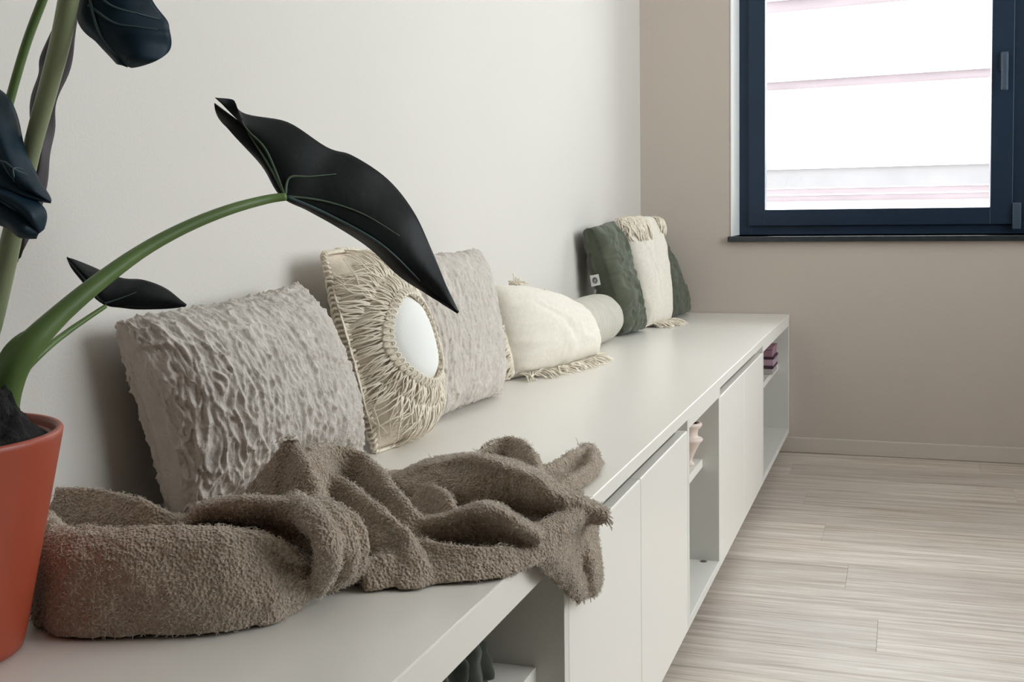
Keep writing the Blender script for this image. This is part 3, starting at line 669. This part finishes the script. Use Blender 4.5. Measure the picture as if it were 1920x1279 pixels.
# corner that hangs over the front edge
def hx_(px, py, dx): return on(px, py, 0, D+dx)
rows = [[bp(930, 1022, .022), bp(975, 1000, .026), bp(1020, 975, .030), bp(1060, 960, .028), bp(1100, 945, .02)],
        [bp(985, 1040, .010), bp(1022, 1012, .020), bp(1055, 990, .026), bp(1085, 968, .028), bp(1112, 950, .022)],
        [hx_(1000, 1050, .013), hx_(1038, 1034, .026), hx_(1070, 1012, .026), hx_(1098, 995, .026), hx_(1118, 985, .015)],
        [hx_(1030, 1082, .013), hx_(1062, 1062, .026), hx_(1085, 1050, .020), hx_(1105, 1042, .030), hx_(1121, 1040, .015)],
        [hx_(1060, 1110, .013), hx_(1080, 1092, .026), hx_(1096, 1084, .018), hx_(1112, 1082, .030), hx_(1126, 1085, .014)],
        [hx_(1082, 1131, .013), hx_(1092, 1122, .020), hx_(1102, 1120, .016), hx_(1112, 1118, .022), hx_(1121, 1110, .012)]]
G = np.array([spline(r_, 24) for r_ in rows]); G = np.stack([spline(G[:, j], 36) for j in range(24)], 1)
gu = np.gradient(G, axis=0); gv = np.gradient(G, axis=1); gn = np.cross(gv, gu); gn /= np.linalg.norm(gn, axis=-1)[..., None]+1e-9
if gn[..., 0].mean() < 0: gn = -gn
a_ = (G+gn*.004).reshape(-1, 3); b_ = (G-gn*.004).reshape(-1, 3); a_[:, 0] = np.maximum(a_[:, 0], 0); nG = len(a_)
Fs = []
for i in range(35):
    for j in range(23):
        q_ = (i*24+j, i*24+j+1, (i+1)*24+j+1, (i+1)*24+j); Fs += [q_, tuple(nG+t for t in q_[::-1])]
bd = [j for j in range(24)]+[i*24+23 for i in range(1, 36)]+[35*24+j for j in range(22, -1, -1)]+[i*24 for i in range(34, 0, -1)]
Fs += [(bd[k], nG+bd[k], nG+bd[(k+1) % len(bd)], bd[(k+1) % len(bd)]) for k in range(len(bd))]
add(np.concatenate([a_, b_]), Fs)
raw = pyd('raw', np.concatenate(TV), TF, None)
bm = bmesh.new(); bm.from_mesh(raw.data); bmesh.ops.recalc_face_normals(bm, faces=bm.faces); bm.to_mesh(raw.data); bm.free()
rm_ = raw.modifiers.new('r', 'REMESH'); rm_.mode = 'VOXEL'; rm_.voxel_size = .0026
sm = raw.modifiers.new('s', 'SMOOTH'); sm.factor = .5; sm.iterations = 3
dg = bpy.context.evaluated_depsgraph_get(); me = bpy.data.meshes.new_from_object(raw.evaluated_get(dg)); me.name = 'throw'
bpy.data.objects.remove(raw)
nv = len(me.vertices); co = np.empty(nv*3); me.vertices.foreach_get('co', co); co = co.reshape(-1, 3)
no = np.empty(nv*3); me.vertices.foreach_get('normal', no); no = no.reshape(-1, 3)
dsp = .003*n3(co[:, 0]*28, co[:, 1]*28, co[:, 2]*28)+.0016*n3(co[:, 0]*75, co[:, 1]*75, co[:, 2]*75)+.0009*n3(co[:, 0]*260, co[:, 1]*260, co[:, 2]*260)
co2 = co+no*dsp[:, None]
inside = co2[:, 0] < D-.001
co2[:, 2] = np.where(inside, np.maximum(co2[:, 2], H+.0015), co2[:, 2])
me.vertices.foreach_set('co', co2.reshape(-1)); me.polygons.foreach_set('use_smooth', [True]*len(me.polygons)); me.update()
for m_ in list(me.materials): pass
me.materials.clear()
throw = link('throw_blanket', me, 'throw')
tag(throw, 'rumpled taupe throw with frayed ends, knotted beside the pot and hanging over the bench edge', 'blanket')
# loose fibres over the cloth
idx = RNG.choice(nv, min(nv, 42000), replace=False); fib = []
for i in idx:
    n_ = no[i]; p = co2[i]
    if p[2] < H+.004 and p[0] < D: continue
    t = np.array([random.gauss(0, 1) for _ in range(3)]); t -= n_*(t@n_); t /= np.linalg.norm(t)+1e-9
    L = random.uniform(.002, .0045)
    fib.append(np.array([p-n_*.001, p+n_*L*.5+t*L*.35, p+n_*L*.55+t*L*.95]))
strands('fuzz', fib, .0004, 'fuzz', throw, 3, .5)
fr_ = []
def fray(p0, p1, h0, h1, n, dpx, dpy, ln, drop, plane=None):
    for i in range(n):
        t = random.random(); x_ = p0[0]+(p1[0]-p0[0])*t; y_ = p0[1]+(p1[1]-p0[1])*t; h = h0+(h1-h0)*t
        a = bp(x_, y_, h) if plane is None else on(x_, y_, 0, plane)
        b = bp(x_+dpx, y_+dpy, h) if plane is None else on(x_+dpx, y_+dpy, 0, plane)
        d = b-a; d /= np.linalg.norm(d); L = ln*random.uniform(.5, 1.2); s = np.linspace(0, 1, 6)[:, None]
        w = np.array([random.gauss(0, 1) for _ in range(3)])*.25*L
        P = a-d*.006+d*L*s+w*s**2+np.array([0, 0, -drop*L])*s**2
        P[:, 2] = np.where(P[:, 0] < D, np.maximum(P[:, 2], H+.002), P[:, 2]); fr_.append(P)
fray((1095, 943), (1140, 970), .026, .022, 90, 40, 14, .018, .5)
fray((1085, 930), (1130, 958), .03, .024, 50, 30, -6, .014, .3)
fray((890, 850), (930, 825), .03, .038, 40, -25, -12, .016, .2)
fray((960, 815), (1000, 840), .04, .04, 25, 10, -20, .014, .2)
fray((800, 872), (850, 862), .05, .06, 40, 10, -22, .02, .1)
fray((1085, 832), (1116, 850), .02, .02, 40, 10, -12, .014, .1)
fray((1090, 1126), (1118, 1112), 0, 0, 40, 3, 20, .009, .1, D+.016)
fray((520, 825), (560, 822), .13, .13, 24, 4, -20, .010, .1)
strands('fringe', fr_, .0009, 'fuzz', throw, 4, .6)

# ------------------------------------------------------------------ potted plant
pcx, pcy = .128, .742
plant = empty('potted_plant', (pcx, pcy, H), 'dark-leaved alocasia in a terracotta pot at the left end of the bench', 'plant')
PH = .183
lathe('pot', (pcx, pcy, H), [(.001, .001), (.066, .001), (.072, .004), (.0745, .012), (.1085, PH-.004), (.109, PH), (.1075, PH+.002), (.104, PH+.0015), (.1025, PH-.002), (.098, PH-.035), (.08, PH-.06)], 'pot', plant, 96)
lathe('pot_liner', (pcx, pcy, H), [(.1015, PH-.006), (.0985, PH-.0055), (.096, PH-.02), (.092, PH-.04)], 'potin', plant, 80)
V, Fs = [], []
na, nr_ = 120, 44
for k in range(nr_):
    r_ = .097*(k/(nr_-1)); 
    for i in range(na):
        t = 2*math.pi*i/na; x_, y_ = r_*math.cos(t), r_*math.sin(t)
        h = .040*math.exp(-(((x_-.045)/.055)**2+((y_-.01)/.055)**2))*min(1, (.097-r_)/.028)+.007
        V.append((x_, y_, h))
V = np.array(V); nz_ = n3(V[:, 0]*45, V[:, 1]*45, 2)*.014+np.abs(n3(V[:, 0]*85, V[:, 1]*85, 5))*.022+n3(V[:, 0]*260, V[:, 1]*260, 7)*.004
rr_ = np.hypot(V[:, 0], V[:, 1]); V[:, 2] += nz_*np.clip((.097-rr_)*40, .1, 1)
V += np.array([pcx, pcy, H+PH-.014])
Fs = [(k*na+i, (k+1)*na+i, (k+1)*na+(i+1) % na, k*na+(i+1) % na) for k in range(nr_-1) for i in range(na)]
pyd('soil', V, Fs, 'soil', plant)
def stem(name, pts, r, m, flat=1., n=40, sides=14):
    P = spline([at(*p) for p in pts], n); R = np.interp(np.linspace(0, 1, n), np.linspace(0, 1, len(r)), r)
    return tube(name, P, R, m, plant, sides, flat)
px_ = .98/2204
stem('petiole', [(0, 850, .99), (2, 790, .985), (12, 720, .98), (45, 660, .98), (110, 592, 1.0), (190, 525, 1.03), (270, 468, 1.06), (350, 425, 1.09), (430, 393, 1.12), (500, 374, 1.15), (536, 369, 1.16)], [30*px_, 30*px_, 31*px_, 27*px_, 20*px_, 17*px_, 14*px_, 12.5*px_, 11.5*px_, 10*px_, 9*px_], 'stem')
stem('petiole', [(10, 760, .985), (35, 708, 1.0), (80, 660, 1.02), (130, 620, 1.05), (198, 574, 1.08)], [8*px_, 8*px_, 7*px_, 6*px_, 4.5*px_], 'stem')
stem('petiole', [(-45, 860, .99), (-40, 700, .985), (-12, 590, .98), (14, 480, .97), (36, 380, .96), (62, 270, .95), (92, 160, .94), (115, 70, .93), (134, -30, .92), (150, -110, .92)], [24*px_, 22*px_, 20*px_, 19*px_, 17*px_, 16*px_, 17*px_, 18*px_, 18*px_, 17*px_], 'stem2')
stem('petiole', [(-70, 850, 1.0), (-45, 500, 1.01), (-5, 280, 1.02), (22, 175, 1.02), (50, 80, 1.02), (80, 0, 1.02), (100, -50, 1.02)], [15*px_, 12*px_, 10*px_, 9*px_, 9*px_, 9*px_, 8*px_], 'stem')
stem('sheath', [(0, 770, .985), (8, 715, .98), (30, 664, .98), (52, 636, .988), (68, 622, .998)], [28*px_, 28*px_, 25*px_, 18*px_, 8*px_], 'stem')
def leaf(name, ax, A, B, m, parent, bA=.012, bB=.008, n=48, w=14, rip=.003, seed=0):
    ax, A, B = (spline([at(*p) for p in q_], n) for q_ in (ax, A, B))
    V = []
    for i in range(n):
        for k in range(-w, w+1):
            t = abs(k)/w; E_ = A[i] if k > 0 else B[i]
            p = ax[i]*(1-t)+E_*t; bl = (bA if k > 0 else bB)
            p = p-CF*bl*math.sin(math.pi*t)*min(1, 6*i/n, 6*(n-1-i)/n+.05)
            p = p-CF*rip*t*t*math.sin(i*.55+seed+(1.7 if k > 0 else 0))
            V.append(p)
    c = 2*w+1
    Fs = [(i*c+k, (i+1)*c+k, (i+1)*c+k+1, i*c+k+1) for i in range(n-1) for k in range(c-1)]
    o = pyd(name, V, Fs, m, parent)
    s_ = o.modifiers.new('thick', 'SOLIDIFY'); s_.thickness = .0011; s_.offset = 0
    Vg = np.array(V).reshape(n, c, 3)
    return o, Vg, w
def vein(Vg, w, path, r, m, parent, off=.0012):
    n = Vg.shape[0]; P = []
    for s, t in path:
        i = s*(n-1); i0 = int(min(i, n-2)); f = i-i0; k = w+t*w; k0 = int(min(max(k, 0), 2*w-1)); g = k-k0
        P.append(((Vg[i0, k0]*(1-f)+Vg[i0+1, k0]*f)*(1-g)+(Vg[i0, k0+1]*(1-f)+Vg[i0+1, k0+1]*f)*g)-CF*off)
    P = spline(P, 22)
    tube('vein', P, np.linspace(r, r*.35, 22), m, parent, 6)
d0 = 1.16
L1, G1, w1 = leaf('leaf',
    [(454, 232, 1.17), (462, 244, 1.17), (474, 262, 1.17), (503, 310, 1.165), (534, 366, 1.16), (585, 388, 1.17), (648, 418, 1.18), (715, 457, 1.19), (766, 506, 1.205), (810, 547, 1.215), (859, 586, 1.22)],
    [(405, 184, 1.15), (437, 187, 1.155), (457, 213, 1.17), (538, 229, 1.19), (612, 276, 1.20), (660, 292, 1.21), (725, 335, 1.215), (776, 398, 1.22), (808, 468, 1.22), (838, 538, 1.22), (860, 586, 1.22)],
    [(403, 194, 1.16), (410, 222, 1.17), (434, 248, 1.175), (488, 308, 1.17), (528, 368, 1.165), (576, 394, 1.18), (634, 426, 1.20), (696, 468, 1.22), (752, 520, 1.225), (800, 551, 1.22), (858, 588, 1.22)], 'leaf', plant, .007, .003, 64, 16, .004, .4)
vein(G1, w1, [(.40, .02), (.38, .25), (.43, .45), (.50, .62)], .0016, 'vein', L1)
vein(G1, w1, [(.41, .01), (.52, .16), (.62, .28), (.72, .42)], .0014, 'vein', L1)
vein(G1, w1, [(.40, .0), (.30, .02), (.15, .03)], .002, 'vein', L1)
vein(G1, w1, [(.39, .02), (.28, .2), (.2, .3), (.14, .4)], .0014, 'vein', L1)
vein(G1, w1, [(.41, -.02), (.55, -.03), (.7, -.03), (.85, 0)], .0019, 'vein2', L1)
L2, G2, w2_ = leaf('leaf', [(126, 483, 1.07), (160, 522, 1.075), (197, 570, 1.08), (245, 575, 1.085), (300, 577, 1.09), (349, 573, 1.095)],
    [(127, 482, 1.07), (178, 503, 1.09), (228, 522, 1.10), (272, 526, 1.105), (318, 546, 1.105), (349, 572, 1.095)],
    [(125, 484, 1.07), (150, 524, 1.075), (190, 566, 1.085), (240, 578, 1.09), (300, 579, 1.095), (348, 575, 1.095)], 'leaf', plant, .006, .003, 40, 12, .002)
vein(G2, w2_, [(.4, .02), (.5, .3), (.6, .55)], .001, 'vein2', L2)
L3, G3, w3 = leaf('leaf', [(160, -90, .93), (160, -20, .93), (172, 35, .93), (200, 75, .93), (222, 105, .935), (240, 124, .94)],
    [(250, -90, .95), (284, -5, .95), (312, 40, .95), (321, 72, .945), (300, 113, .94), (243, 125, .94)],
    [(148, -90, .95), (148, -20, .95), (150, 48, .945), (186, 82, .945), (216, 117, .945), (238, 125, .94)], 'leafblue', plant, .010, .003, 40, 14, .004, 1)
vein(G3, w3, [(.3, .02), (.45, .3), (.5, .6), (.52, .85)], .0012, 'vein2', L3)
vein(G3, w3, [(.15, .02), (.3, .35), (.36, .7), (.38, .92)], .0012, 'vein2', L3)
vein(G3, w3, [(.1, .0), (.5, .0), (.95, .0)], .0016, 'vein2', L3)
L4, G4, w4 = leaf('leaf', [(-40, 160, .94), (-20, 230, .93), (-2, 290, .925), (25, 338, .925), (60, 362, .925), (95, 379, .93)],
    [(-15, 160, .95), (22, 190, .95), (40, 255, .945), (63, 318, .94), (80, 346, .935), (96, 378, .93)],
    [(-120, 190, .95), (-100, 270, .94), (-60, 330, .935), (-10, 358, .93), (40, 372, .93), (94, 380, .93)], 'leafblue', plant, .012, .008, 40, 12, .002, 2)
lb, G5, w5 = leaf('lobe', [(-80, 330, .93), (-25, 362, .922), (20, 388, .918), (52, 412, .918), (72, 438, .925)],
    [(-60, 318, .935), (-5, 345, .93), (45, 362, .928), (84, 392, .928), (83, 430, .928)],
    [(-100, 400, .94), (-40, 412, .93), (8, 425, .928), (38, 445, .928), (68, 447, .928)], 'leafblue', L4, .012, .010, 32, 12, .001, 1)
vein(G4, w4, [(.1, .0), (.4, .0), (.7, .0), (.95, 0)], .0014, 'vein2', L4)
vein(G5, w5, [(.1, .0), (.5, .0), (.95, .0)], .0011, 'vein2', lb)
vein(G4, w4, [(.45, .02), (.50, .3), (.58, .55), (.64, .8)], .001, 'vein2', L4)
vein(G4, w4, [(.62, .02), (.60, .3), (.56, .5), (.58, .75)], .001, 'vein2', L4)
leaf('leaf', [(150, -40, .97), (122, 55, .98), (97, 150, .99), (76, 240, 1.0), (66, 330, 1.0), (36, 485, 1.0)],
    [(156, -30, .98), (140, 85, .99), (112, 178, 1.0), (98, 250, 1.01), (90, 335, 1.01), (42, 480, 1.0)],
    [(130, -40, .98), (84, 95, .99), (68, 145, 1.0), (57, 230, 1.01), (50, 330, 1.01), (30, 492, 1.0)], 'leafdark', plant, .006, .006, 40, 8, .004, 3)
bpy.context.view_layer.update()
